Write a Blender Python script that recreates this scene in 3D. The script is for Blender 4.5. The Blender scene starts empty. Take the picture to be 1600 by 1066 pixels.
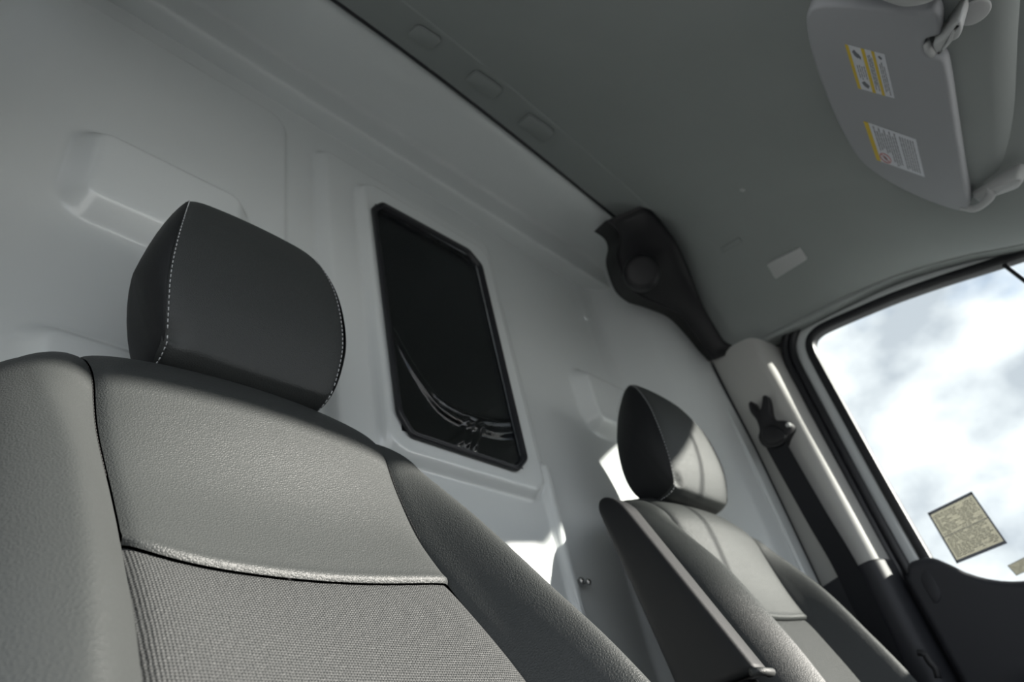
import bpy, bmesh, math, random
from mathutils import Vector, Matrix
from mathutils.bvhtree import BVHTree

random.seed(7)
scene = bpy.context.scene
C = scene.collection
CZ = 0.60                       # lens height above the cab floor; everything below is measured from the lens

# ------------------------------------------------------------------ camera
RM = ((0.69376956, 0.33469404, 0.63770189),
      (-0.69321745, 0.55042088, 0.46528101),
      (-0.19527766, -0.76486388, 0.613881))
FPX = 1103.75
cd = bpy.data.cameras.new('camera'); cam = bpy.data.objects.new('camera', cd); C.objects.link(cam)
cd.sensor_width = 36.0; cd.lens = FPX / 1600 * 36.0; cd.clip_start = 0.01
cam.matrix_world = Matrix(((RM[0][0], -RM[0][1], -RM[0][2], 0), (RM[1][0], -RM[1][1], -RM[1][2], 0),
                           (RM[2][0], -RM[2][1], -RM[2][2], CZ), (0, 0, 0, 1)))
cd.dof.use_dof = True; cd.dof.focus_distance = 0.60; cd.dof.aperture_fstop = 7.0
scene.camera = cam

# ------------------------------------------------------------------ sky
world = bpy.data.worlds.new('sky'); scene.world = world; world.use_nodes = True
wn = world.node_tree.nodes; wl = world.node_tree.links; wn.clear()
wo = wn.new('ShaderNodeOutputWorld'); bg = wn.new('ShaderNodeBackground')
tc = wn.new('ShaderNodeTexCoord'); mp = wn.new('ShaderNodeMapping')
mp.inputs['Scale'].default_value = (1.0, 1.0, 1.5); mp.inputs['Location'].default_value = (0.35, 0.1, 0.2)
n1 = wn.new('ShaderNodeTexNoise'); n1.inputs['Scale'].default_value = 2.6; n1.inputs['Detail'].default_value = 7; n1.inputs['Roughness'].default_value = 0.55
n2 = wn.new('ShaderNodeTexNoise'); n2.inputs['Scale'].default_value = 7.0; n2.inputs['Detail'].default_value = 5
cr = wn.new('ShaderNodeValToRGB'); cr.color_ramp.elements[0].position = 0.34; cr.color_ramp.elements[0].color = (0.30, 0.46, 0.72, 1)
cr.color_ramp.elements[1].position = 0.47; cr.color_ramp.elements[1].color = (0.96, 0.995, 1.03, 1)
cr2 = wn.new('ShaderNodeValToRGB'); cr2.color_ramp.elements[0].position = 0.40; cr2.color_ramp.elements[0].color = (0.44, 0.46, 0.49, 1)
cr2.color_ramp.elements[1].position = 0.62; cr2.color_ramp.elements[1].color = (0.85, 0.85, 0.84, 1)
mx = wn.new('ShaderNodeMixRGB'); mx.blend_type = 'MULTIPLY'; mx.inputs[0].default_value = 1
wl.new(tc.outputs['Generated'], mp.inputs['Vector']); wl.new(mp.outputs[0], n1.inputs['Vector']); wl.new(mp.outputs[0], n2.inputs['Vector'])
wl.new(n1.outputs['Fac'], cr.inputs[0]); wl.new(n2.outputs['Fac'], cr2.inputs[0])
wl.new(cr.outputs[0], mx.inputs[1]); wl.new(cr2.outputs[0], mx.inputs[2]); wl.new(mx.outputs[0], bg.inputs['Color'])
bg.inputs['Strength'].default_value = 2.6; wl.new(bg.outputs[0], wo.inputs['Surface'])

# ------------------------------------------------------------------ sun, low, from the driver's front corner
SUN_AZ, SUN_EL = math.radians(38), math.radians(15)      # azimuth from straight ahead (-Y) towards the driver's side (+X)
tosun = Vector((math.sin(SUN_AZ) * math.cos(SUN_EL), -math.cos(SUN_AZ) * math.cos(SUN_EL), math.sin(SUN_EL)))
sd = bpy.data.lights.new('sun', 'SUN'); sd.energy = 18.0; sd.angle = math.radians(1.1); sd.color = (1.0, 0.95, 0.87)
sun = bpy.data.objects.new('sun', sd); C.objects.link(sun); sun.rotation_euler = tosun.to_track_quat('Z', 'Y').to_euler(); sun.location = tosun * 5

vs = scene.view_settings
vs.view_transform = 'Standard'; vs.look = 'None'; vs.gamma = 1.0; vs.use_curve_mapping = False; vs.exposure = 0.0

# ------------------------------------------------------------------ materials
def mat(name, col, rough=0.5, spec=0.5, bump=None, coat=0.0, metal=0.0, vary=0.0, sheen=0.0):
    m = bpy.data.materials.new(name); m.use_nodes = True
    nt = m.node_tree; b = nt.nodes['Principled BSDF']
    b.inputs['Base Color'].default_value = (*col, 1); b.inputs['Roughness'].default_value = rough
    b.inputs['Specular IOR Level'].default_value = spec; b.inputs['Metallic'].default_value = metal
    b.inputs['Coat Weight'].default_value = coat; b.inputs['Coat Roughness'].default_value = 0.07
    b.inputs['Sheen Weight'].default_value = sheen
    t = nt.nodes.new('ShaderNodeTexCoord')
    if vary:
        n = nt.nodes.new('ShaderNodeTexNoise'); n.inputs['Scale'].default_value = 6; n.inputs['Detail'].default_value = 4
        r = nt.nodes.new('ShaderNodeValToRGB')
        r.color_ramp.elements[0].position = 0.3; r.color_ramp.elements[1].position = 0.7
        r.color_ramp.elements[0].color = (*[c * (1 - vary) for c in col], 1); r.color_ramp.elements[1].color = (*[min(1, c * (1 + vary)) for c in col], 1)
        nt.links.new(t.outputs['Object'], n.inputs['Vector']); nt.links.new(n.outputs['Fac'], r.inputs[0]); nt.links.new(r.outputs[0], b.inputs['Base Color'])
    if bump:
        kind, scale, strength, dist = bump
        bp = nt.nodes.new('ShaderNodeBump'); bp.inputs['Strength'].default_value = strength; bp.inputs['Distance'].default_value = dist
        if kind == 'leather':
            v = nt.nodes.new('ShaderNodeTexVoronoi'); v.feature = 'DISTANCE_TO_EDGE'; v.inputs['Scale'].default_value = scale
            w = nt.nodes.new('ShaderNodeTexNoise'); w.inputs['Scale'].default_value = scale * 0.5; w.inputs['Detail'].default_value = 1
            ad = nt.nodes.new('ShaderNodeVectorMath'); ad.operation = 'MULTIPLY_ADD'; ad.inputs[1].default_value = (0.0022, 0.0022, 0.0022)
            nt.links.new(t.outputs['Object'], w.inputs['Vector']); nt.links.new(w.outputs['Color'], ad.inputs[0]); nt.links.new(t.outputs['Object'], ad.inputs[2])
            nt.links.new(ad.outputs[0], v.inputs['Vector'])
            mr = nt.nodes.new('ShaderNodeMapRange'); mr.interpolation_type = 'SMOOTHSTEP'; mr.inputs['From Max'].default_value = 0.35
            nt.links.new(v.outputs['Distance'], mr.inputs['Value']); nt.links.new(mr.outputs[0], bp.inputs['Height'])
        elif kind == 'weave':
            w1 = nt.nodes.new('ShaderNodeTexWave'); w1.bands_direction = 'X'; w1.inputs['Scale'].default_value = scale; w1.inputs['Distortion'].default_value = 1.2; w1.inputs['Detail Scale'].default_value = 1.5
            w2 = nt.nodes.new('ShaderNodeTexWave'); w2.bands_direction = 'Z'; w2.inputs['Scale'].default_value = scale * 1.1; w2.inputs['Distortion'].default_value = 1.2; w2.inputs['Detail Scale'].default_value = 1.5
            nn = nt.nodes.new('ShaderNodeTexNoise'); nn.inputs['Scale'].default_value = 380
            a = nt.nodes.new('ShaderNodeMath'); a.operation = 'MULTIPLY'; a2 = nt.nodes.new('ShaderNodeMath'); a2.operation = 'ADD'
            for q in (w1, w2, nn): nt.links.new(t.outputs['Object'], q.inputs['Vector'])
            nt.links.new(w1.outputs['Fac'], a.inputs[0]); nt.links.new(w2.outputs['Fac'], a.inputs[1])
            nt.links.new(a.outputs[0], a2.inputs[0]); nt.links.new(nn.outputs['Fac'], a2.inputs[1]); nt.links.new(a2.outputs[0], bp.inputs['Height'])
        else:
            v = nt.nodes.new('ShaderNodeTexNoise'); v.inputs['Scale'].default_value = scale; v.inputs['Detail'].default_value = 3
            nt.links.new(t.outputs['Object'], v.inputs['Vector']); nt.links.new(v.outputs['Fac'], bp.inputs['Height'])
        nt.links.new(bp.outputs[0], b.inputs['Normal'])
    return m

def facing_fac(nt, lo, hi):
    lw = nt.nodes.new('ShaderNodeLayerWeight'); lw.inputs['Blend'].default_value = 0.5
    pw = nt.nodes.new('ShaderNodeMath'); pw.operation = 'POWER'; pw.inputs[1].default_value = 4.0
    ma = nt.nodes.new('ShaderNodeMath'); ma.operation = 'MULTIPLY_ADD'; ma.inputs[1].default_value = hi - lo; ma.inputs[2].default_value = lo
    nt.links.new(lw.outputs['Facing'], pw.inputs[0]); nt.links.new(pw.outputs[0], ma.inputs[0])
    return ma.outputs[0]
def glass_mat(name, tint, lo):
    m = bpy.data.materials.new(name); m.use_nodes = True; nt = m.node_tree; nt.nodes.clear()
    o = nt.nodes.new('ShaderNodeOutputMaterial'); tr = nt.nodes.new('ShaderNodeBsdfTransparent'); gl = nt.nodes.new('ShaderNodeBsdfGlossy')
    mxs = nt.nodes.new('ShaderNodeMixShader')
    tr.inputs['Color'].default_value = (*tint, 1); gl.inputs['Roughness'].default_value = 0.03
    nt.links.new(facing_fac(nt, lo, 0.8), mxs.inputs[0]); nt.links.new(tr.outputs[0], mxs.inputs[1]); nt.links.new(gl.outputs[0], mxs.inputs[2]); nt.links.new(mxs.outputs[0], o.inputs['Surface'])
    return m

M = dict(
    paint=mat('white_body_paint', (0.66, 0.69, 0.69), 0.32, 0.5, coat=0.8, vary=0.015),
    leather=mat('black_leather', (0.030, 0.033, 0.0325), 0.55, 0.42, ('leather', 430, 0.45, 0.00042), vary=0.05),
    insert=mat('woven_insert', (0.038, 0.040, 0.040), 0.55, 0.40, ('weave', 140, 0.9, 0.0010), vary=0.05),
    side=mat('smooth_black_vinyl', (0.009, 0.010, 0.011), 0.55, 0.25, ('leather', 700, 0.3, 0.0003)),
    thread=mat('grey_thread', (0.42, 0.43, 0.44), 0.7, 0.3),
    dark_thread=mat('black_thread', (0.02, 0.02, 0.02), 0.7, 0.3),
    headliner=mat('grey_headliner_knit', (0.265, 0.285, 0.28), 0.95, 0.2, ('noise', 900, 0.25, 0.0006), vary=0.03),
    visor=mat('grey_visor_vinyl', (0.33, 0.34, 0.355), 0.75, 0.3, ('noise', 700, 0.15, 0.0004)),
    greyplastic=mat('grey_plastic', (0.42, 0.43, 0.43), 0.5, 0.4, ('noise', 800, 0.1, 0.0003)),
    pillar=mat('light_grey_pillar_trim', (0.40, 0.40, 0.385), 0.6, 0.4, ('noise', 800, 0.12, 0.0004)),
    black=mat('black_plastic', (0.012, 0.012, 0.014), 0.5, 0.4, ('noise', 600, 0.12, 0.0004)),
    charcoal=mat('charcoal_door_plastic', (0.024, 0.025, 0.030), 0.55, 0.4, ('noise', 700, 0.15, 0.0004)),
    rubber=mat('black_rubber', (0.014, 0.015, 0.018), 0.42, 0.5),
    belt=mat('black_webbing', (0.010, 0.011, 0.014), 0.7, 0.3, ('weave', 260, 0.5, 0.0005)),
    steel=mat('zinc_steel', (0.6, 0.6, 0.6), 0.25, 0.5, metal=1.0),
    paper=mat('white_label', (0.62, 0.64, 0.68), 0.5, 0.4),
    ink=mat('grey_print', (0.16, 0.17, 0.19), 0.6, 0.3),
    yellow=mat('yellow_print', (0.62, 0.45, 0.04), 0.5, 0.4),
    red=mat('red_print', (0.5, 0.10, 0.10), 0.5, 0.4),
    stickerink=mat('olive_print', (0.33, 0.32, 0.27), 0.6, 0.3),
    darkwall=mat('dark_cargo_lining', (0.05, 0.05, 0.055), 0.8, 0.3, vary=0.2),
    floormat=mat('black_cab_floor', (0.02, 0.02, 0.02), 0.8, 0.3, ('noise', 300, 0.3, 0.001)),
    asphalt=mat('pale_concrete', (0.50, 0.50, 0.49), 0.9, 0.3, ('noise', 90, 0.4, 0.004), vary=0.2),
    glass=glass_mat('clear_glass', (0.76, 0.775, 0.77), 0.03),
    darkglass=glass_mat('partition_glass', (0.75, 0.77, 0.80), 0.04),
)
# window sticker seen from behind: paper that lets light through
def sticker_mat():
    m = bpy.data.materials.new('translucent_paper'); m.use_nodes = True; nt = m.node_tree; nt.nodes.clear()
    o = nt.nodes.new('ShaderNodeOutputMaterial'); d = nt.nodes.new('ShaderNodeBsdfDiffuse'); t = nt.nodes.new('ShaderNodeBsdfTranslucent'); x = nt.nodes.new('ShaderNodeMixShader')
    d.inputs['Color'].default_value = (0.45, 0.44, 0.38, 1); t.inputs['Color'].default_value = (0.50, 0.485, 0.43, 1); x.inputs[0].default_value = 0.7
    tp = nt.nodes.new('ShaderNodeBsdfTransparent'); tp.inputs['Color'].default_value = (0.58, 0.565, 0.50, 1); x2 = nt.nodes.new('ShaderNodeMixShader'); x2.inputs[0].default_value = 0.55
    nt.links.new(d.outputs[0], x.inputs[1]); nt.links.new(t.outputs[0], x.inputs[2]); nt.links.new(x.outputs[0], x2.inputs[1]); nt.links.new(tp.outputs[0], x2.inputs[2]); nt.links.new(x2.outputs[0], o.inputs['Surface'])
    return m
M['sticker'] = sticker_mat()
def film_mat():
    m = bpy.data.materials.new('clear_streak_sheet'); m.use_nodes = True; nt = m.node_tree; nt.nodes.clear()
    o = nt.nodes.new('ShaderNodeOutputMaterial'); tr = nt.nodes.new('ShaderNodeBsdfTransparent'); gl = nt.nodes.new('ShaderNodeBsdfGlossy'); x = nt.nodes.new('ShaderNodeMixShader')
    tcx = nt.nodes.new('ShaderNodeTexCoord'); n = nt.nodes.new('ShaderNodeTexNoise'); n.inputs['Scale'].default_value = 22; n.inputs['Detail'].default_value = 5; n.inputs['Distortion'].default_value = 1.5
    b = nt.nodes.new('ShaderNodeBump'); b.inputs['Strength'].default_value = 0.25; b.inputs['Distance'].default_value = 0.002
    nt.links.new(tcx.outputs['Object'], n.inputs['Vector']); nt.links.new(n.outputs['Fac'], b.inputs['Height']); nt.links.new(b.outputs[0], gl.inputs['Normal'])
    gl.inputs['Roughness'].default_value = 0.05; tr.inputs['Color'].default_value = (0.86, 0.88, 0.9, 1)
    nt.links.new(facing_fac(nt, 0.05, 0.8), x.inputs[0]); nt.links.new(tr.outputs[0], x.inputs[1]); nt.links.new(gl.outputs[0], x.inputs[2]); nt.links.new(x.outputs[0], o.inputs['Surface'])
    return m
M['film'] = film_mat()

# ------------------------------------------------------------------ helpers
def ray(p):
    c = (p[0] - 800.0, p[1] - 533.0, FPX)
    return Vector([RM[i][0] * c[0] + RM[i][1] * c[1] + RM[i][2] * c[2] for i in range(3)])
def on(p, axis, val):
    d = ray(p); return d * (val / d[axis])

def empty(name, loc, label=None, cat=None, group=None, kind=None):
    o = bpy.data.objects.new(name, None); C.objects.link(o); o.location = loc; o.empty_display_size = 0.05
    tag(o, label, cat, group, kind); return o
def tag(o, label=None, cat=None, group=None, kind=None):
    if label: o['label'] = label
    if cat: o['category'] = cat
    if group: o['group'] = group
    if kind: o['kind'] = kind
    return o
def wpos(o):
    v = Vector((0, 0, 0))
    while o is not None: v = v + o.location; o = o.parent
    return v
def build(name, V, F, m, parent=None, smooth=True, label=None, kind=None, merge=False, sharp=None):
    me = bpy.data.meshes.new(name)
    off = wpos(parent) if parent else Vector((0, 0, 0))
    me.from_pydata([tuple(Vector(v) - off) for v in V], [], F)
    if merge:
        bm = bmesh.new(); bm.from_mesh(me); bmesh.ops.remove_doubles(bm, verts=bm.verts, dist=1e-5)
        bmesh.ops.recalc_face_normals(bm, faces=bm.faces); bm.to_mesh(me); bm.free()
    me.update()
    if smooth: me.polygons.foreach_set('use_smooth', [True] * len(me.polygons))
    if sharp is not None and smooth: me.set_sharp_from_angle(angle=math.radians(sharp))
    me.materials.append(m if not isinstance(m, str) else M[m])
    o = bpy.data.objects.new(name, me); C.objects.link(o)
    if parent: o.parent = parent
    tag(o, label=label, kind=kind)
    return o
def grid(fn, us, vs_, V=None, F=None):
    V = [] if V is None else V; F = [] if F is None else F
    b = len(V); n = len(us)
    for v in vs_:
        for u in us: V.append(fn(u, v))
    for j in range(len(vs_) - 1):
        for i in range(n - 1):
            a = b + j * n + i; F.append((a, a + 1, a + n + 1, a + n))
    return V, F
def lin(a, b, n): return [a + (b - a) * i / (n - 1) for i in range(n)]
def interp(x, pts):
    if x <= pts[0][0]: return pts[0][1]
    for (x0, y0), (x1, y1) in zip(pts, pts[1:]):
        if x <= x1: return y0 + (y1 - y0) * (x - x0) / (x1 - x0)
    return pts[-1][1]
def sinterp(x, pts):          # smooth (monotone-ish cubic) interpolation
    if x <= pts[0][0]: return pts[0][1]
    if x >= pts[-1][0]: return pts[-1][1]
    n = len(pts)
    def sl(i):
        if i == 0: return (pts[1][1] - pts[0][1]) / (pts[1][0] - pts[0][0])
        if i == n - 1: return (pts[-1][1] - pts[-2][1]) / (pts[-1][0] - pts[-2][0])
        return (pts[i + 1][1] - pts[i - 1][1]) / (pts[i + 1][0] - pts[i - 1][0])
    for i in range(n - 1):
        if x <= pts[i + 1][0]:
            h = pts[i + 1][0] - pts[i][0]; t = (x - pts[i][0]) / h
            return ((2 * t**3 - 3 * t**2 + 1) * pts[i][1] + (t**3 - 2 * t**2 + t) * h * sl(i) + (-2 * t**3 + 3 * t**2) * pts[i + 1][1] + (t**3 - t**2) * h * sl(i + 1))
def sstep(a, b, x):
    t = max(0.0, min(1.0, (x - a) / (b - a))); return t * t * (3 - 2 * t)
def catmull(P, n, closed=False):
    P = [Vector(p) for p in P]; out = []; N = len(P)
    for i in range(N if closed else N - 1):
        g = (lambda k: P[k % N]) if closed else (lambda k: P[max(0, min(N - 1, k))])
        p0, p1, p2, p3 = g(i - 1), g(i), g(i + 1), g(i + 2)
        for j in range(n):
            t = j / n
            out.append(0.5 * ((2 * p1) + (p2 - p0) * t + (2 * p0 - 5 * p1 + 4 * p2 - p3) * t * t + (3 * p1 - p0 - 3 * p2 + p3) * t ** 3))
    if not closed: out.append(P[-1].copy())
    return out
def tube(path, r, n=10, V=None, F=None, closed=False, flat=1.0, up=None):
    V = [] if V is None else V; F = [] if F is None else F
    b = len(V); P = [Vector(p) for p in path]; N = len(P)
    ref = Vector(up) if up else Vector((0.13, 0.31, 0.94))
    for i, p in enumerate(P):
        if closed: t = P[(i + 1) % N] - P[i - 1]
        else: t = P[min(i + 1, N - 1)] - P[max(i - 1, 0)]
        t.normalize(); s = t.cross(ref); 
        if s.length < 1e-4: s = t.cross(Vector((1, 0, 0)))
        s.normalize(); q = s.cross(t)
        rr = r(i / max(1, N - 1)) if callable(r) else r
        for k in range(n):
            a = 2 * math.pi * k / n; V.append(p + s * (math.cos(a) * rr) + q * (math.sin(a) * rr * flat))
    for i in range(N if closed else N - 1):
        for k in range(n):
            a = b + i * n + k; a2 = b + i * n + (k + 1) % n; c = b + ((i + 1) % N) * n + k; c2 = b + ((i + 1) % N) * n + (k + 1) % n
            F.append((a, a2, c2, c))
    if not closed:
        F.append(tuple(b + k for k in reversed(range(n)))); F.append(tuple(b + (N - 1) * n + k for k in range(n)))
    return V, F
def slab(P, nrm, th, bev=0.003, steps=3, V=None, F=None, back=True):
    """rounded-edge plate: polygon P (3-D, roughly planar) is its front face; nrm points to the viewer; th is its depth."""
    V = [] if V is None else V; F = [] if F is None else F
    P = [Vector(p) for p in P]; N = len(P); nrm = Vector(nrm).normalized()
    area = Vector((0, 0, 0))
    for i in range(N): area += P[i].cross(P[(i + 1) % N])
    if area.dot(nrm) < 0: P.reverse()
    inn = []
    for i in range(N):
        e1 = (P[i] - P[i - 1]).normalized(); e2 = (P[(i + 1) % N] - P[i]).normalized()
        i1 = nrm.cross(e1); i2 = nrm.cross(e2); s = (i1 + i2); 
        if s.length < 1e-3: s = i1
        s.normalize(); d = max(0.4, s.dot(i1)); inn.append(s / d)
    rings = []
    for k in range(steps + 1):
        a = math.pi / 2 * k / steps
        rings.append([P[i] + inn[i] * (bev * (1 - math.sin(a))) - nrm * (bev * (1 - math.cos(a))) for i in range(N)])
    # k=0: inset, on the front; k=steps: outline, sunk by bev
    rings.append([P[i] - nrm * th for i in range(N)])
    b = len(V)
    for r in rings: V.extend(r)
    for k in range(len(rings) - 1):
        for i in range(N):
            j = (i + 1) % N; F.append((b + k * N + i, b + (k + 1) * N + i, b + (k + 1) * N + j, b + k * N + j))
    F.append(tuple(b + i for i in range(N)))
    if back: F.append(tuple(b + (len(rings) - 1) * N + i for i in reversed(range(N))))
    return V, F
def boxv(lo, hi, V=None, F=None):
    V = [] if V is None else V; F = [] if F is None else F; b = len(V)
    for z in (lo[2], hi[2]):
        for y in (lo[1], hi[1]):
            for x in (lo[0], hi[0]): V.append((x, y, z))
    for f in ((0, 2, 3, 1), (4, 5, 7, 6), (0, 1, 5, 4), (2, 6, 7, 3), (0, 4, 6, 2), (1, 3, 7, 5)): F.append(tuple(b + i for i in f))
    return V, F
def rbox(lo, hi, r, V=None, F=None, n=4):      # box with all edges rounded
    V = [] if V is None else V; F = [] if F is None else F; b = len(V)
    lo = Vector(lo); hi = Vector(hi); c = (lo + hi) / 2; h = (hi - lo) / 2; r = min(r, *(h[i] * 0.98 for i in range(3)))
    m = 2 * n + 2
    def co(i): 
        return [(-1, math.tan(math.pi / 4 * (-1 + i / n))) if i <= n else (1, math.tan(math.pi / 4 * ((i - n - 1) / n))) for i in [i]][0]
    key = {}
    def vert(ax, sg, i, j):
        su, tu = co(i); sv, tv = co(j)
        d = [0, 0, 0]; core = [0, 0, 0]; o1, o2 = [(1, 2), (2, 0), (0, 1)][ax]
        core[ax] = sg; core[o1] = su; core[o2] = sv
        d[ax] = sg; d[o1] = tu if su * tu > 0 or i in (0, m - 1) else 0; d[o2] = tv if sv * tv > 0 or j in (0, m - 1) else 0
        d[o1] = su * abs(tu) if (su < 0) else tu; d[o2] = sv * abs(tv) if (sv < 0) else tv
        dv = Vector(d).normalized()
        return c + Vector([core[k] * (h[k] - r) for k in range(3)]) + dv * r
    for ax in range(3):
        for sg in (-1, 1):
            st = len(V)
            for j in range(m):
                for i in range(m): V.append(vert(ax, sg, i, j))
            for j in range(m - 1):
                for i in range(m - 1):
                    q = (st + j * m + i, st + j * m + i + 1, st + (j + 1) * m + i + 1, st + (j + 1) * m + i)
                    F.append(q if sg > 0 else q[::-1])
    return V, F

# ------------------------------------------------------------------ THE CAB SHELL
CX = 0.74                        # centre line of the van
YB = 0.690                       # plane of the steel bulkhead
def sdrr(x, z, x0, x1, z0, z1, r):
    qx = abs(x - (x0 + x1) / 2) - (x1 - x0) / 2 + r; qz = abs(z - (z0 + z1) / 2) - (z1 - z0) / 2 + r
    return math.hypot(max(qx, 0), max(qz, 0)) + min(max(qx, qz), 0) - r
def ramp(d, w):                  # d<0 inside
    t = max(0.0, min(1.0, -d / w))
    k = 0.28                     # rounded bends at both ends of a straight ramp
    if t < k: return t * t / (2 * k) / (1 - k)
    if t > 1 - k: return 1 - (1 - t) ** 2 / (2 * k) / (1 - k)
    return (t - k / 2) / (1 - k)
def mirx(x0, x1): return 2 * CX - x1 - 0.006, 2 * CX - x0 - 0.006
def bulk_h(x, z):
    h = 0.0
    for (x0, x1) in ((0.094, 0.355), mirx(0.094, 0.355)):
        h += 0.028 * ramp(sdrr(x, z, x0, x1, 0.736, 0.926, 0.05), 0.040)
    for (x0, x1) in ((0.092, 0.37), mirx(0.092, 0.37)):
        h += 0.028 * ramp(sdrr(x, z, x0, x1, -0.2, 0.578, 0.05), 0.040)
    h += 0.007 * ramp(sdrr(x, z, -2, 0.418, -2, 1.222, 0.045), 0.008)
    h += 0.018 * ramp(sdrr(x, z, 0.470, 0.938, -0.4, 1.196, 0.035), 0.022)
    h += 0.016 * ramp(sdrr(x, z, 0.546, 0.906, 0.510, 1.140, 0.05), 0.018)
    h += 0.010 * ramp(sdrr(x, z, 0.896, 0.934, -0.4, 0.60, 0.018), 0.012)     # bead down the edge
    return h
def bulk_base(x):
    a = x if x > CX else 2 * CX - x - 0.15
    return sinterp(a, [(1.28, 0.690), (1.345, 0.684), (1.40, 0.640), (1.44, 0.595), (1.50, 0.555), (1.60, 0.530), (1.75, 0.52)])
def bulk(x, z): return Vector((x, bulk_base(x) - bulk_h(x, z), z))
WIN = [(580, 325), (595, 317), (731, 391), (752, 417), (823, 720), (809, 738), (641, 683), (619, 646)]   # outer edge of the rubber
YW = 0.652
win = [on(p, 1, YW) for p in WIN]
def inside(x, z, m=0.0):
    x0 = min(p.x for p in win); x1 = max(p.x for p in win); z0 = min(p.z for p in win); z1 = max(p.z for p in win)
    return x0 + m < x < x1 - m and z0 + m < z < z1 - m
xs = []; x = -0.16
while x < 1.66: xs.append(x); x += 0.0042
zs = []; z = -0.60
while z < 1.52: zs.append(z); z += 0.0042 if z > 0.25 else 0.02
V, F = grid(lambda u, v: bulk(u, v), xs, zs)
F = [f for f in F if not inside(sum(V[i].x for i in f) / 4, sum(V[i].z for i in f) / 4, 0.012)]
wall = build('wall_rear', V, F, 'paint'); tag(wall, 'white painted pressed steel bulkhead behind the seats with raised panels', kind='structure')

# stepped beam across the top of the bulkhead
prof = [(0.694, 1.2680), (0.680, 1.2665), (0.665, 1.2645), (0.653, 1.2630), (0.648, 1.2632), (0.6455, 1.2650), (0.6445, 1.2690), (0.6442, 1.2800), (0.6440, 1.2950), (0.6438, 1.3150), (0.6434, 1.3320), (0.6425, 1.3385), (0.6395, 1.3420), (0.634, 1.3435),
        (0.625, 1.3435), (0.605, 1.3425), (0.585, 1.341), (0.570, 1.340), (0.555, 1.339), (0.540, 1.338), (0.515, 1.3365), (0.495, 1.336), (0.486, 1.337), (0.480, 1.341), (0.478, 1.355), (0.478, 1.42)]
def yseam(x): return 0.474 + 0.010 * sstep(0.4, 1.25, x)
V = []; F = []; BX = lin(-0.20, 1.47, 130)
def beamp(x, q):
    y, zz = prof[q]
    e = sstep(0.05, 0.15, x) * (1 - sstep(1.385, 1.46, x)) if q < 14 else 1
    dome = 0.0
    ybase = bulk_base(x) + 0.004
    rr_ = 0.026 * ((x - CX) / 0.5) ** 2 * sstep(0.63, 0.48, y)
    groove = 0.0
    return Vector((x, ybase + (y - ybase) * e + groove + (yseam(x) - 0.474) * sstep(0.60, 0.49, y), zz - rr_ - 0.004 * sstep(0.60, 0.585, y) * (1 - sstep(0.545, 0.53, y)) * sstep(0.5, 0.58, x) * (1 - sstep(1.2, 1.28, x)) * -1))
V, F = grid(lambda x, q: beamp(x, q), BX, list(range(len(prof))))
build('roof_beam', V, F, 'paint', wall)

# two studs low on the bulkhead
for px in ((905, 909), (916, 911)):
    c = on(px, 1, YB - 0.012); V, F = [], []
    tube([c + Vector((0, 0.03, 0)), c, c + Vector((0, -0.004, 0))], 0.0045, 10, V, F)
    tube([c + Vector((0, -0.003, 0)), c + Vector((0, -0.006, 0)), c + Vector((0, -0.008, 0))], lambda t: 0.006 * (1 - 0.4 * t * t), 6, V, F)
    build('stud_bolt', V, F, 'steel', wall, smooth=False)

# partition window
wr = empty('window_1', (0.7, YW, 0.55), 'dark partition window with chamfered corners in the white bulkhead', kind='structure')
cen = sum(win, Vector()) / len(win)
def scalep(P, d):     # inset polygon by d in the XZ plane
    out = []
    for i in range(len(P)):
        e1 = (P[i] - P[i - 1]).normalized(); e2 = (P[(i + 1) % len(P)] - P[i]).normalized()
        n1_ = Vector((e1.z, 0, -e1.x)); n2_ = Vector((e2.z, 0, -e2.x))
        if n1_.dot(cen - P[i]) < 0: n1_, n2_ = -n1_, -n2_
        s = (n1_ + n2_).normalized(); out.append(P[i] + s * (d / max(0.5, s.dot(n1_))))
    return out
def roundpoly(P, r=0.008, n=4):
    out = []
    for i in range(len(P)):
        a, p, c = P[i - 1], P[i], P[(i + 1) % len(P)]
        ra = min(r, (a - p).length * 0.45); rc = min(r, (c - p).length * 0.45)
        A = p + (a - p).normalized() * ra; B = p + (c - p).normalized() * rc
        for k in range(n + 1):
            t = k / n; out.append(A * (1 - t) ** 2 + p * 2 * t * (1 - t) + B * t * t)
    return out
rings = [(0.0, 0.0), (0.0, 0.004), (0.002, 0.0065), (0.0055, 0.0075), (0.0075, 0.005), (0.0085, 0.0045), (0.010, 0.0065), (0.0115, 0.006), (0.0125, 0.005), (0.013, -0.02)]
V = []; F = []; nr = None
for d, hgt in rings:
    d = d * 0.72; pr = roundpoly(scalep(win, d) if d else win, 0.008)
    nr = len(pr)
    V += [p + Vector((0, -hgt + 0.001, 0)) for p in pr]
for k in range(len(rings) - 1):
    for i in range(nr):
        j = (i + 1) % nr; F.append((k * nr + i, k * nr + j, (k + 1) * nr + j, (k + 1) * nr + i))
build('rubber_gasket', V, F, 'rubber', wr)
gp = roundpoly(scalep(win, 0.009), 0.008)
V, F = slab([p + Vector((0, 0.004, 0)) for p in gp], (0, -1, 0), 0.004, 0.0005, 1)
build('glass_pane', V, F, 'darkglass', wr, smooth=False)
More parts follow.
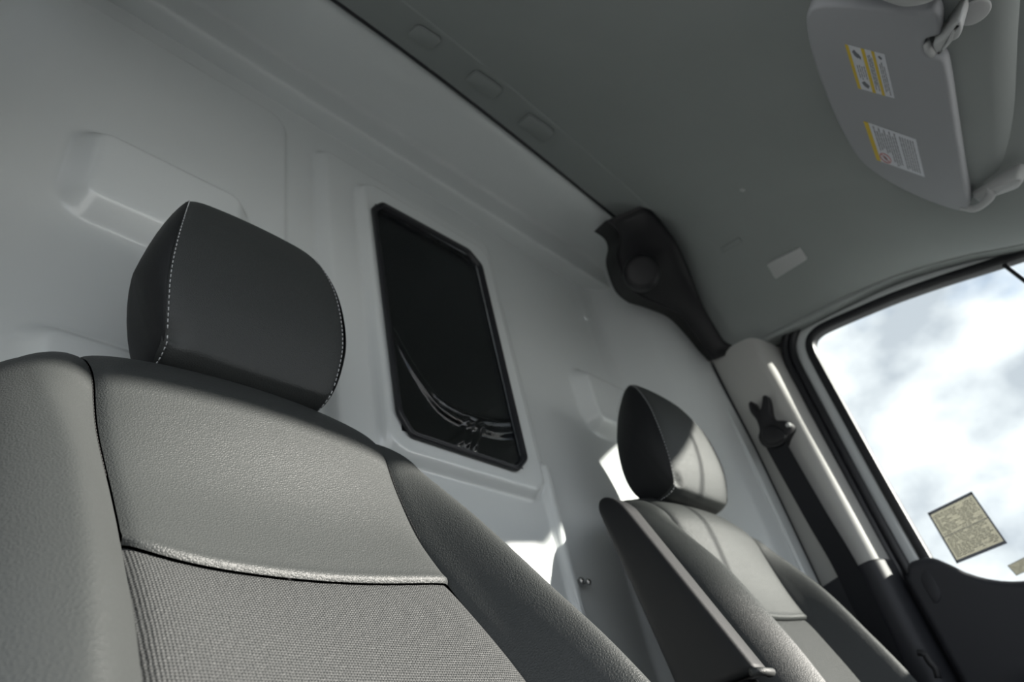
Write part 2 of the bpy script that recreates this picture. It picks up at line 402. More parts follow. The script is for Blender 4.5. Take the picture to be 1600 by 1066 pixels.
# thin creased sheet added to give the lower pane its bright reflection streaks
gx0 = min(p.x for p in gp) + 0.004; gx1 = max(p.x for p in gp) - 0.004; gz0 = min(p.z for p in gp); gz1 = max(p.z for p in gp)
fold = [on(p, 1, YW) for p in [(606, 505), (640, 570), (680, 628), (720, 655), (770, 672), (806, 672)]]
fpts = [(p.x, p.z) for p in fold]
small = [[on(p, 1, YW) for p in ((725, 662), (722, 690), (712, 706))], [on(p, 1, YW) for p in ((733, 660), (732, 690), (728, 712))], [on(p, 1, YW) for p in ((752, 664), (742, 690), (745, 712))]]
def seg(x, z, a, b):
    ax, az, bx, bz = a.x, a.z, b.x, b.z; t = max(0, min(1, ((x - ax) * (bx - ax) + (z - az) * (bz - az)) / ((bx - ax) ** 2 + (bz - az) ** 2)))
    return math.hypot(x - ax - t * (bx - ax), z - az - t * (bz - az))
def film(x, z):
    zf = sinterp(x, fpts); d = z - zf
    h = 0.0
    h += 0.007 * math.exp(-((d + 0.006) / 0.007) ** 2) + 0.0035 * math.exp(-((d - 0.016) / 0.006) ** 2)
    for s in small:
        dd = min(seg(x, z, s[0], s[1]), seg(x, z, s[1], s[2])); h += 0.008 * math.exp(-(dd / 0.0045) ** 2)
    edge = min(x - gx0, gx1 - x, z - gz0 - 0.004, gz1 - z)
    h *= sstep(0.0, 0.012, edge)
    return Vector((x, YW + 0.002 - h, z))
V, F = grid(film, lin(gx0, gx1, 110), lin(gz0 + 0.004, gz1 - 0.004, 190))
def inpoly(x, z):
    c = False; n = len(gp)
    for i in range(n):
        a, b = gp[i], gp[i - 1]
        if (a.z > z) != (b.z > z) and x < (b.x - a.x) * (z - a.z) / (b.z - a.z) + a.x: c = not c
    return c
F = [f for f in F if inpoly(sum(V[i].x for i in f) / 4, sum(V[i].z for i in f) / 4)]
build('streak_sheet', V, F, 'film', wr, label='clear creased sheet added on the glass for its reflection streaks')

# dark load space behind the bulkhead
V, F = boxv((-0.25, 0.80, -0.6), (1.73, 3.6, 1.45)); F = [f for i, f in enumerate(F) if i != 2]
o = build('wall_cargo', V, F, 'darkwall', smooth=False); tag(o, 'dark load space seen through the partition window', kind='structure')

# ------------------------------------------------------------------ headliner
LIP = [(-0.50, 0.745), (-0.45, 0.752), (-0.36, 0.768), (-0.28, 0.797), (-0.164, 0.836), (-0.06, 0.886), (0.06, 0.927), (0.18, 0.947), (0.31, 0.962), (0.46, 0.98), (0.56, 0.985)]
ROOF = [(-0.50, 0.748), (-0.38, 0.760), (-0.28, 0.782), (-0.21, 0.803), (-0.15, 0.832), (0.0, 0.955), (0.15, 1.075), (0.30, 1.190), (0.42, 1.285), (0.485, 1.330), (0.56, 1.37)]
XL = 1.58
def roofz(x, y): return sinterp(y, ROOF) - 0.026 * ((x - CX) / 0.5) ** 2
def yhead(x): return -0.475 + 0.16 * (x - CX) ** 2
def headp(s, t):
    """s -1..1 across (|s|<0.6 roof, beyond that the side curve), t 0..1 front to rear"""
    sg = 1 if s >= 0 else -1; a = abs(s)
    def at(x, z_): return x
    y_mid = None
    def xof(a, y):
        xc = 1.235 + 0.06 * sstep(0, 0.5, y)
        if a <= 0.6: 
            x_ = CX + (xc - CX) * a / 0.6; return x_, roofz(x_, y)
        q = (a - 0.6) / 0.4; zc = roofz(xc, y); zl = sinterp(y, LIP)
        c = (xc + 0.20, zc - 0.055 * 0.20 / 0.1 * 0.6 + (zl - zc) * 0.10)
        return ((1 - q) ** 2 * xc + 2 * q * (1 - q) * c[0] + q * q * XL, (1 - q) ** 2 * zc + 2 * q * (1 - q) * c[1] + q * q * zl)
    y = yhead(CX) + (0.48 - yhead(CX)) * t
    x_, _ = xof(a, y); y = yhead(x_) + (yseam(CX + sg * (x_ - CX)) - yhead(x_)) * t
    x_, z_ = xof(a, y)
    curl = 0.03 * sstep(0.06, 0.0, t) if False else 0
    return Vector((CX + sg * (x_ - CX), y, z_ + curl))
SS = lin(-1, 1, 121); TT = lin(0, 1, 80)
HV, HF = grid(headp, SS, TT)
bvh = BVHTree.FromPolygons([tuple(v) for v in HV], HF)
ceil = build('ceiling', HV, HF, 'headliner'); tag(ceil, 'grey fabric headliner sloping down towards the windscreen', kind='structure')
# the headliner's front edge rolls up towards the windscreen
V, F = grid(lambda s, a: headp(s, 0) + Vector((0, -0.022 * math.sin(a), 0.022 * (1 - math.cos(a)) - 0.020 * math.sin(a) * 0)), SS, lin(0, math.pi * 0.75, 8))
build('header_roll', V, F, 'headliner', ceil)
def head_hit(p, off=0.0):
    d = ray(p).normalized(); h = bvh.ray_cast(Vector((0, 0, 0)), d)
    n = h[1]
    if n.dot(d) > 0: n = -n
    return h[0] + n * off, n
# black seam where headliner meets the beam
V, F = tube([headp(s, 1) + Vector((0, 0.000, 0.000)) for s in lin(-0.62, 0.62, 50)], 0.005, 8)
build('seam_rubber', V, F, 'rubber', ceil)
# lip over the driver's door
V, F = tube([headp(1, t) + Vector((-0.002, 0, 0.002)) for t in lin(0, 0.93, 60)], 0.008, 10)
build('headliner_edge', V, F, 'headliner', ceil)
V, F = tube([headp(-1, t) for t in lin(0, 0.93, 40)], 0.008, 10)
build('headliner_edge', V, F, 'headliner', ceil)
# cant rails closing the roof side above the doors
for sg in (1, -1):
    V, F = grid(lambda t_, u_: headp(sg, t_) + Vector((sg * 0.10 * u_, 0, 0.016 * u_)), lin(0, 1, 40), [0.0, 0.5, 1.0])
    build('cant_rail', V, F, 'headliner', ceil)
for s0, s1_ in ((-1, -0.5), (0.5, 1)):
    V, F = grid(lambda s_, u_: Vector((headp(s_, 1).x, headp(s_, 1).y + 0.004, headp(s_, 1).z + 0.004 + (1.57 - headp(s_, 1).z) * u_)), lin(s0, s1_, 24), [0.0, 0.5, 1.0])
    build('closing_panel', V, F, 'headliner', ceil)
# rear strip of the headliner, proud by a few millimetres
nvec = Vector((0, -0.6, -0.75)).normalized()
def strip(s, t): return headp(s, t) + Vector((0, 0, 0)) + nvec * (0.006 * sstep(0.894, 0.902, t))
V, F = grid(strip, lin(-0.6, 0.6, 70), [0.892, 0.894, 0.897, 0.900, 0.904, 0.915, 0.93, 0.96, 0.98, 1.0])
build('rear_strip', V, F, 'headliner', ceil)
def rrect2(w, h, r, n=5):
    out = []
    for cx_, cy_, a0 in ((w / 2 - r, h / 2 - r, 0), (-w / 2 + r, h / 2 - r, 90), (-w / 2 + r, -h / 2 + r, 180), (w / 2 - r, -h / 2 + r, 270)):
        for k in range(n + 1):
            a = math.radians(a0 + 90 * k / n); out.append((cx_ + r * math.cos(a), cy_ + r * math.sin(a)))
    return out
def pix_quad(pix, off):      # four pixels on the headliner -> rounded quad frame
    c = [head_hit(p, off) for p in pix]; n = sum((k[1] for k in c), Vector()).normalized()
    return [k[0] for k in c], n
for pix in ([(636, 50), (654, 34), (692, 58), (674, 76)], [(727, 122), (745, 106), (788, 136), (770, 152)], [(808, 192), (828, 174), (868, 203), (850, 220)]):
    P, n = pix_quad(pix, 0.0072); P = roundpoly(P, 0.012, 4)
    V, F = slab(P, n, 0.004, 0.0015, 2); build('clip_cover', V, F, 'headliner', ceil)
for pix, m_, nm in (([(1198, 412), (1250, 386), (1262, 404), (1212, 436)], 'greyplastic', 'blanking_plug'), ([(1126, 388), (1155, 370), (1160, 377), (1131, 395)], 'headliner', 'slot_cover')):
    P, n = pix_quad(pix, 0.003); P = roundpoly(P, 0.006, 4)
    V, F = slab(P, n, 0.004, 0.0012, 2); build(nm, V, F, m_, ceil)
c, n = head_hit((1160, 297), 0.002)
t1 = n.orthogonal().normalized(); t2 = n.cross(t1)
V, F = slab([c + t1 * 0.006 * math.cos(a) + t2 * 0.006 * math.sin(a) for a in lin(0, 2 * math.pi * 19 / 20, 20)], n, 0.004, 0.002, 3)
build('push_pin', V, F, 'greyplastic', ceil)

# ------------------------------------------------------------------ header pad, console, visor
pn = Vector((0, 0.93, -1)).normalized() * 1.0     # facing down and back into the cab
def on_head(p, off):          # plane a given distance below the slope of the headliner at the visor
    z0 = 0.955 - off; d = ray(p)       # plane z = z0 + 0.935*y
    t = z0 / (d[2] - 0.935 * d[1]); return d * t
pnv = Vector((0, 0.935, -1)).normalized()
PADL = [(1466, -60), (1472, 30), (1482, 120), (1500, 230), (1513, 296)]
PADR = [(1556, -60), (1552, 30), (1550, 120), (1552, 220), (1556, 291)]
ef = Vector((0, -1, -0.25)).normalized(); pn2 = Vector((0, 0.25, -1)).normalized(); RP = 0.035
V, F = [], []; npt = 34; nrow = 40
LL = catmull([(a_, b_, 0) for a_, b_ in PADL], 10); RR_ = catmull([(a_, b_, 0) for a_, b_ in PADR], 10); nrow = len(LL)
for j in range(nrow):
    A = on_head((LL[j].x, LL[j].y), 0.030); dB = ray((RR_[j].x, RR_[j].y)); B = dB * ((A.z - 0.25 * A.y) / (dB.z - 0.25 * dB.y))
    edge = min(1, (nrow - 1 - j) / 3.0); sink = 0.008 * (1 - math.sqrt(max(0, 1 - (1 - edge) ** 2)))
    for i in range(npt):
        if i < 12: p = A.lerp(B, i / 11)
        else:
            th = math.radians(115) * (i - 11) / (npt - 12); p = B + ef * RP * math.sin(th) * 1.15 - pn2 * RP * (1 - math.cos(th))
        V.append(p - pnv * sink)
for j in range(nrow - 1):
    for i in range(npt - 1):
        q = j * npt + i; F.append((q, q + 1, q + npt + 1, q + npt))
b0 = len(V); V += [V[(nrow - 1) * npt + i] - pnv * 0.05 for i in range(npt)]
F += [((nrow - 1) * npt + i, (nrow - 1) * npt + i + 1, b0 + i + 1, b0 + i) for i in range(npt - 1)]
build('header_pad', V, F, 'headliner', ceil)
A = on_head((1470, 17), 0.030); c = ray((1521, 17)); c = c * ((A.z - 0.25 * A.y) / (c.z - 0.25 * c.y)); t1 = Vector((1, 0, 0)); t2 = pn2.cross(t1)
V, F = slab([c + t1 * 0.019 * math.cos(a) + t2 * 0.019 * math.sin(a) + pn2 * 0.005 for a in lin(0, 2 * math.pi * 31 / 32, 32)], pn2, 0.01, 0.003, 4)
build('round_plug', V, F, 'greyplastic', ceil)

vis = empty('sun_visor', on_head((1390, 170), 0.045), 'grey driver sun visor folded up against the headliner with two warning labels', 'sun visor')
vout = [(1259, 40), (1261, 22), (1272, 12), (1300, 9), (1340, 11), (1400, 17), (1440, 21), (1458, 17), (1467, 27), (1470, 45), (1467, 57), (1456, 60), (1446, 64), (1444, 75), (1450, 88), (1462, 92),
        (1471, 95), (1478, 106), (1486, 150), (1496, 215), (1506, 275), (1514, 317), (1511, 328), (1501, 331), (1475, 324), (1440, 311), (1400, 292), (1365, 270), (1340, 248), (1318, 212), (1298, 170), (1280, 125), (1266, 80)]
vp = catmull([on_head(p, 0.058) for p in vout], 3, closed=True)
V, F = slab(vp, pnv, 0.020, 0.0055, 4)
build('visor_body', V, F, 'visor', vis)
# pivot arm at the outer end, clip at the inner end
arm = catmull([on_head((1500, 322), 0.052), on_head((1522, 326), 0.052), on_head((1540, 316), 0.048), on_head((1549, 304), 0.04), on_head((1545, 294), 0.025)], 8)
V, F = tube(arm, 0.0065, 12); build('pivot_arm', V, F, 'greyplastic', vis)
bp_ = [on_head(p, 0.034) for p in [(1516, 306), (1545, 296), (1588, 281), (1600, 284), (1590, 296), (1558, 307), (1530, 318)]]
V, F = slab(roundpoly(bp_, 0.006), pnv, 0.03, 0.004, 3); build('pivot_bracket', V, F, 'greyplastic', vis)
V, F = tube([on_head(p, 0.050) for p in ((1447, 66), (1449, 76), (1456, 86))], 0.005, 10); build('clip_pin', V, F, 'greyplastic', vis)
cp = [on_head(p, 0.066) for p in [(1457, 76), (1459, 69), (1470, 62), (1478, 52), (1488, 42), (1497, 36), (1502, 40), (1502, 52), (1497, 62), (1488, 67), (1480, 76), (1470, 86), (1464, 87)]]
V, F = slab(catmull(cp, 3, closed=True), pnv, 0.035, 0.005, 4)
clip = build('visor_clip', V, F, 'greyplastic', vis)
V, F = slab([on_head(p, 0.0685) for p in [(1470, 78), (1480, 66), (1489, 48), (1492, 50), (1487, 64), (1473, 80)]], pnv, 0.004, 0.0012, 2)
build('clip_rib', V, F, 'greyplastic', clip)
# warning labels: corner pixels top-left, top-right, bottom-right, bottom-left (the yellow band runs down the left side)
def label_plate(quad, name, bands, lines, extra):
    A, B, D, E = [on_head(p, 0.0592) for p in quad]      # A->B across, A->E along
    def at(u, v, h=0.0): return A * (1 - u) * (1 - v) + B * u * (1 - v) + D * u * v + E * (1 - u) * v + pnv * h
    def patch(u0, u1, v0, v1, h=0.0004, V=None, F=None):
        return slab([at(u0, v0, h), at(u1, v0, h), at(u1, v1, h), at(u0, v1, h)], pnv, 0.0005, 0.0001, 1, V, F)
    V, F = patch(0, 1, 0, 1, 0.0); lb = build('warning_label', V, F, 'paper', vis, smooth=False, label=name)
    for (u0, u1) in bands:
        V, F = patch(u0, u1, 0, 1); build('yellow_band', V, F, 'yellow', lb, smooth=False)
    V, F = [], []
    for (u0, v0, v1) in lines:
        v = v0
        while v < v1 - 0.02:
            w = min(random.uniform(0.05, 0.14), v1 - v); patch(u0, u0 + 0.020, v, v + w, 0.0004, V, F); v += w + 0.018
    build('print_lines', V, F, 'ink', lb, smooth=False, kind='stuff')
    for k, (u, v, w, h, m_) in enumerate(extra):
        V, F = [], []
        if m_ == 'red':
            ring = [at(u + w * math.cos(a), v + h * math.sin(a), 0.0006) for a in lin(0, 2 * math.pi * 23 / 24, 24)]
            tube(ring, 0.0006, 6, V, F, closed=True); tube([at(u - w * .7, v - h * .7, .0006), at(u + w * .7, v + h * .7, .0006)], 0.0005, 6, V, F)
            build('prohibition_ring', V, F, 'red', lb)
        else:
            slab([at(u - w, v - h * .4, .0006), at(u - w * .2, v - h, .0006), at(u + w, v + h * .1, .0006), at(u + w * .5, v + h, .0006), at(u - w * .5, v + h * .5, .0006)], pnv, 0.0005, 0.0001, 1, V, F)
            build('pictogram', V, F, 'ink', lb, smooth=False)
label_plate([(1320, 69), (1382, 85), (1398, 154), (1341, 138)], 'upper label with three yellow bands', [(0, 0.085), (0.40, 0.49), (0.66, 0.74)],
            [(0.16, 0.42, 0.72), (0.22, 0.40, 0.74), (0.28, 0.42, 0.66), (0.34, 0.40, 0.70), (0.53, 0.12, 0.9), (0.57, 0.1, 0.8), (0.61, 0.15, 0.92), (0.80, 0.25, 0.9), (0.85, 0.2, 0.85), (0.90, 0.28, 0.95)],
            [(0.22, 0.16, 0.08, 0.09, 'ink'), (0.30, 0.20, 0.04, 0.06, 'ink'), (0.26, 0.85, 0.10, 0.08, 'ink'), (0.86, 0.10, 0.05, 0.04, 'ink')])
label_plate([(1349, 189), (1431, 218), (1445, 277), (1370, 250)], 'lower label with one yellow band', [(0, 0.09)],
            [(0.16 + 0.05 * k, 0.05 + 0.1 * (k % 2), (0.66 if k < 5 else 0.95) - 0.04 * (k % 3)) for k in range(9)] + [(0.66 + 0.05 * k, 0.08, 0.93) for k in range(6)],
            [(0.22, 0.84, 0.11, 0.12, 'red'), (0.22, 0.84, 0.04, 0.06, 'ink')])
# overhead console on the centre line, just dipping into view above the visor
con = empty('overhead_console', on_head((1420, -30), 0.08), 'pale grey rounded overhead console above the inner end of the visor', 'console')
co = catmull([on_head(p, 0.085) for p in [(1338, -6), (1360, 6), (1385, 16), (1410, 22), (1440, 19), (1465, 10), (1490, -3), (1530, -40), (1530, -110), (1440, -160), (1330, -140), (1290, -70), (1310, -24)]], 4, closed=True)
V, F = slab(co, pnv, 0.05, 0.02, 6); build('console_housing', V, F, 'greyplastic', con)
co2 = catmull([on_head(p, 0.088) for p in [(1360, -30), (1400, -8), (1440, -8), (1470, -24), (1490, -60), (1470, -100), (1400, -110), (1350, -80)]], 4, closed=True)
V, F = slab(co2, pnv, 0.004, 0.002, 3); build('lamp_lens', V, F, 'greyplastic', con)

# ------------------------------------------------------------------ belt retractor cover
cov = empty('belt_cover', (1.42, 0.5, 1.0), 'black curved plastic belt cover between headliner and bulkhead', 'trim cover')
rgt = [(1004, 321), (1022, 333), (1050, 368), (1066, 398), (1082, 436), (1100, 480), (1118, 512), (1134, 535), (1156, 546)]
lft = [(945, 346), (962, 358), (968, 374), (964, 398), (972, 428), (984, 450), (1006, 466), (1034, 478), (1062, 492), (1085, 520), (1102, 546), (1118, 562)]
xr = lambda t: sinterp(t, [(0, 1.205), (0.3, 1.31), (0.6, 1.44), (1, 1.558)])
def resample(P, n):
    P = catmull([(p[0], p[1], 0) for p in P], 6); L = [0]
    for a, b in zip(P, P[1:]): L.append(L[-1] + (b - a).length)
    out = []
    for k in range(n):
        s = L[-1] * k / (n - 1); i = max(j for j in range(len(L)) if L[j] <= s + 1e-9); i = min(i, len(P) - 2)
        t = (s - L[i]) / max(1e-9, L[i + 1] - L[i]); q = P[i].lerp(P[i + 1], t); out.append((q.x, q.y))
    return out
N_ = 44; RG = resample(rgt, N_); LF = resample(lft, N_)
V, F = [], []; nu = 14
for k in range(N_):
    t = k / (N_ - 1)
    a = on(RG[k], 0, xr(t) + 0.004); b = on(LF[k], 0, xr(t) - 0.025 + 0.012 * t)
    nn_ = Vector((-0.75, -0.35, -0.56)).normalized()
    for i in range(nu):
        u = i / (nu - 1); e = math.sin(math.pi * u) ** 0.5 if 0 < u < 1 else 0
        V.append(a.lerp(b, u) + nn_ * (0.016 * e) * (1 if 0.03 < t < 0.97 else 0.3))
for k in range(N_ - 1):
    for i in range(nu - 1):
        q = k * nu + i; F.append((q, q + 1, q + nu + 1, q + nu))
# skirts back to the wall
for col in (0, nu - 1):
    b0 = len(V)
    for k in range(N_): V.append(V[k * nu + col] + Vector((0.05, 0.06 if col else 0.02, 0.05)))
    for k in range(N_ - 1): F.append((k * nu + col, (k + 1) * nu + col, b0 + k + 1, b0 + k))
build('cover_shell', V, F, 'black', cov)
dc = on((1003, 425), 0, 1.255); V, F = [], []
nn_ = Vector((-0.75, -0.45, -0.48)).normalized(); t1 = nn_.orthogonal().normalized(); t2 = nn_.cross(t1)
slab([dc + nn_ * 0.012 + t1 * 0.045 * math.cos(a) + t2 * 0.045 * math.sin(a) for a in lin(0, 2 * math.pi * 31 / 32, 32)], nn_, 0.04, 0.015, 5, V, F)
build('retractor_housing', V, F, 'black', cov)

# ------------------------------------------------------------------ B-pillar trim, driver's side
bpill = empty('trim_1', (1.6, 0.45, -0.5), 'light grey B-pillar trim beside the driver door', kind='structure')
def pillar_prof():     # (x, y) from the bulkhead round to the door seal
    return catmull([(1.600, 0.545, 0), (1.586, 0.52, 0), (1.566, 0.48, 0), (1.554, 0.445, 0), (1.549, 0.415, 0), (1.555, 0.400, 0), (1.572, 0.391, 0), (1.61, 0.383, 0), (1.660, 0.376, 0)], 5)
pp = pillar_prof()
def pilp(i, z):
    q = pp[i]; tum = -0.02 * sstep(0.7, 1.0, z)
    return Vector((q.x + tum, q.y, z))
ztop = lambda i: sinterp(pp[i].y, [(0.38, 0.965), (0.46, 0.985), (0.55, 1.01)])
V, F = grid(lambda i, v: pilp(i, 0.392 + (ztop(i) - 0.392) * v), list(range(len(pp))), lin(0, 1, 40))
build('upper_trim', V, F, 'pillar', bpill)
V, F = grid(lambda i, v: pilp(i, v) + Vector((-0.006, -0.004, 0)), list(range(len(pp))), [-0.55, -0.3, -0.1, 0.1, 0.3, 0.38, 0.388, 0.392])
b0 = len(V); n_ = len(pp); V += [V[b0 - n_ + i] + Vector((0.01, 0.006, 0.002)) for i in range(n_)]
F += [(b0 - n_ + i, b0 - n_ + i + 1, b0 + i + 1, b0 + i) for i in range(n_ - 1)]
build('lower_trim', V, F, 'charcoal', bpill, label='dark lower pillar trim')
V, F = tube([Vector((1.592 - 0.02 * sstep(0.7, 1.0, z), 0.534, z)) for z in lin(-0.5, 1.01, 40)], 0.006, 8)
build('edge_rubber', V, F, 'rubber', bpill)
# bulkhead flange that shows as a bright bead beside the pillar
V, F = tube([Vector((1.545, bulk_base(1.545) - 0.001, z)) for z in lin(-0.3, 0.86, 30)], lambda t: 0.007 * min(1, (1 - t) * 8 + 0.02), 10)
build('flange_bead', V, F, 'paint', wall)

# ------------------------------------------------------------------ seat belt
belt = empty('seat_belt', (1.565, 0.46, 0.2), 'black seat belt hanging from its guide on the pillar trim', 'seat belt')
def webbing(path, w, th=0.0016):
    V, F = [], []
    for k, (p, side) in enumerate(path):
        p = Vector(p); side = Vector(side).normalized() * w / 2
        q = Vector(path[min(k + 1, len(path) - 1)][0]) - Vector(path[max(k - 1, 0)][0]); n = q.cross(side).normalized() * th / 2
        V += [p - side - n, p + side - n, p + side + n, p - side + n]
    for k in range(len(path) - 1):
        for i in range(4): F.append((k * 4 + i, k * 4 + (i + 1) % 4, k * 4 + 4 + (i + 1) % 4, k * 4 + 4 + i))
    F += [(3, 2, 1, 0), tuple(len(V) - 4 + i for i in range(4))]
    return V, F
bc = [(1206, 684), (1240, 745), (1278, 812), (1318, 880), (1352, 950), (1385, 1020), (1420, 1110), (1470, 1250)]
path = [(on(p, 0, 1.538 + 0.008 * i / 7), Vector((0.18, 1, 0.1))) for i, p in enumerate(bc)]
cpth = catmull([p for p, s in path], 5); V, F = webbing([(p, Vector((0.18, 1, 0.12))) for p in cpth], 0.050)
build('webbing', V, F, 'belt', belt, smooth=False)
gpix = [(1169, 631), (1174, 627), (1179, 636), (1187, 640), (1190, 628), (1191, 619), (1197, 618), (1201, 628), (1203, 648), (1212, 656), (1226, 657), (1236, 662), (1236, 671), (1230, 680), (1222, 694), (1207, 699), (1192, 697), (1184, 684), (1186, 672), (1181, 656), (1172, 644)]
P = catmull([on(p, 0, 1.526) for p in gpix], 3, closed=True)
V, F = slab(P, (-1, 0, 0), 0.036, 0.003, 3); g_ = build('belt_guide', V, F, 'black', belt)
V, F = [], []; c = on((1231, 664), 0, 1.522)
tube([c + Vector((0.004, 0, 0)), c + Vector((-0.002, 0, 0)), c + Vector((-0.004, 0, 0))], lambda t: 0.006 * (1 - 0.5 * t * t), 12, V, F); build('guide_button', V, F, 'greyplastic', g_)
P = catmull([on(p, 0, 1.521) for p in [(1190, 672), (1204, 664), (1222, 672), (1226, 684), (1210, 694), (1194, 692)]], 3, closed=True)
V, F = slab(P, (-1, 0, 0), 0.012, 0.004, 3); build('bolt_cap', V, F, 'black', g_)

# ------------------------------------------------------------------ driver's door
XD = 1.635
door = empty('door_1', (XD, 0.0, -0.5), "driver's door with dark inner panel, side glass and two stickers", kind='structure')
win_in = [(0.316, 0.30), (0.315, 0.50), (0.311, 0.70), (0.307, 0.86), (0.304, 0.905), (0.295, 0.928), (0.275, 0.937), (0.24, 0.934), (0.16, 0.920), (0.09, 0.906), (0.0, 0.882), (-0.096, 0.852), (-0.20, 0.820), (-0.32, 0.775)]
wi = [(p.x, p.y) for p in catmull([(a, b, 0) for a, b in win_in], 4)]
def offs(P, d):
    out = []
    for i in range(len(P)):
        a = Vector(P[max(i - 1, 0)]); b = Vector(P[min(i + 1, len(P) - 1)]); t = (b - a).normalized(); n = Vector((t.y, -t.x))
        out.append((P[i][0] + n.x * d, P[i][1] + n.y * d))
    return out
def band(d0, d1, x0, x1, name, m_, lab=None):     # frame band round the glass from offset d0 to d1, with depth from x0 (cab side) to x1
    A = offs(wi, d0); B = offs(wi, d1); V, F = [], []
    e = 0.004
    for (ya, za), (yb, zb) in zip(A, B):
        a = Vector((0, ya, za)); b = Vector((0, yb, zb)); t = (b - a).normalized()
        for q, x in ((a, x1), (a, x0 + e), (a + t * e * 0.3, x0 + e * 0.3), (a + t * e, x0), (b - t * e, x0), (b - t * e * 0.3, x0 + e * 0.3), (b, x0 + e), (b, x1)): V.append(q + Vector((x, 0, 0)))
    for k in range(len(A) - 1):
        for i in range(7): F.append((k * 8 + i, k * 8 + i + 1, k * 8 + 9 + i, k * 8 + 8 + i))
    return build(name, V, F, m_, door, label=lab)
sgn = 1 if offs(wi, 0.01)[0][0] > wi[0][0] else -1
band(0.0, sgn * 0.020, XD - 0.008, XD + 0.02, 'window_gasket', 'rubber')
band(sgn * 0.019, sgn * 0.046, XD - 0.002, XD + 0.03, 'door_frame', 'paint', 'pale painted door frame')
for d, r, x in ((0.050, 0.010, XD - 0.012), (0.066, 0.009, XD - 0.018)):
    V, F = tube([Vector((x, a, b)) for a, b in ([(q[0], q[1]) for q in offs([(wi[0][0] + 0.004, -0.5), (wi[0][0] + 0.003, -0.1)] + wi, sgn * d)])], r, 10)
    build('door_seal', V, F, 'rubber', door)
# gap filler: body side behind the seals, up to the headliner lip
A = offs(wi, sgn * 0.045); V, F = [], []
for (a, b) in A:
    V.append(Vector((XD + 0.01, a, b))); q = Vector((a, b)) + (Vector((a, b)) - Vector((0.05, 0.5))).normalized() * 0.10; V.append(Vector((XD + 0.01, q.x, q.y)))
for k in range(len(A) - 1): F.append((2 * k, 2 * k + 1, 2 * k + 3, 2 * k + 2))
build('body_aperture', V, F, 'charcoal', door)
# divider post of the front quarter light
V, F = rbox((XD + 0.002, -0.120, 0.20), (XD + 0.007, -0.111, 0.862), 0.002); V = [Vector((p.x, p.y - 0.16 * (0.85 - p.z), p.z)) for p in V]; build('divider_post', V, F, 'rubber', door, merge=True)
# panes
def pane(poly, name, x=XD + 0.006):
    V, F = slab([Vector((x, a, b)) for a, b in poly], (-1, 0, 0), 0.004, 0.0005, 1); return build(name, V, F, 'glass', door, smooth=False)
main_top = [(a, b) for a, b in offs(wi, sgn * 0.006) if a > -0.114]
pane([(0.322, 0.24)] + main_top + [(-0.114, 0.85), (-0.214, 0.24)], 'side_glass')
front_top = [(a, b) for a, b in offs(wi, sgn * 0.006) if a < -0.122]
pane([(-0.122, 0.846)] + front_top + [(-0.40, 0.70), (-0.43, 0.24), (-0.222, 0.24)], 'quarter_glass')
# inner panel: height field over (y, z) with a rounded top edge and an armrest swelling
TOP = [(-0.6, 0.262), (-0.1, 0.262), (0.10, 0.264), (0.186, 0.270), (0.223, 0.284), (0.250, 0.302), (0.273, 0.324), (0.292, 0.350), (0.310, 0.366), (0.335, 0.372), (0.352, 0.370), (0.361, 0.355)]
def panel(y, v):
    zt = sinterp(y, TOP); z = -0.62 + (zt + 0.62) * v; d = zt - z
    x = 1.583 - 0.055 * sstep(0.165, 0.105, z + 0.10 * max(0, y - 0.1)) * sstep(0.33, 0.16, y)
    e = 0.016
    if d < e: x += e * (1 - math.sqrt(max(0, 1 - (1 - d / e) ** 2)))
    s = 0.372 - y
    if s < 0.012: x += 0.012 * (1 - math.sqrt(max(0, 1 - (1 - max(0, s) / 0.012) ** 2)))
    return Vector((x, y, z))
ys = lin(-0.6, 0.30, 60) + lin(0.305, 0.372, 24); vv = lin(0, 0.8, 50) + lin(0.81, 1.0, 50)
V, F = grid(panel, ys, vv)
n_ = len(ys); b0 = len(V); V += [V[b0 - n_ + i] + Vector((0.05, 0, -0.002)) for i in range(n_)]
F += [(b0 - n_ + i, b0 - n_ + i + 1, b0 + i + 1, b0 + i) for i in range(n_ - 1)]
b1 = len(V); V += [V[j * n_ + n_ - 1] + Vector((0.05, 0, 0)) for j in range(len(vv))]
F += [(j * n_ + n_ - 1, (j + 1) * n_ + n_ - 1, b1 + j + 1, b1 + j) for j in range(len(vv) - 1)]
build('inner_panel', V, F, 'charcoal', door, label='charcoal inner door panel')
P = [Vector((1.5815, 0.333 + a, 0.315 + b - a * 0.6)) for a, b in rrect2(0.022, 0.055, 0.010)]
V, F = slab(P, (-1, 0, 0), 0.006, 0.0015, 2); build('oval_badge', V, F, 'charcoal', door)
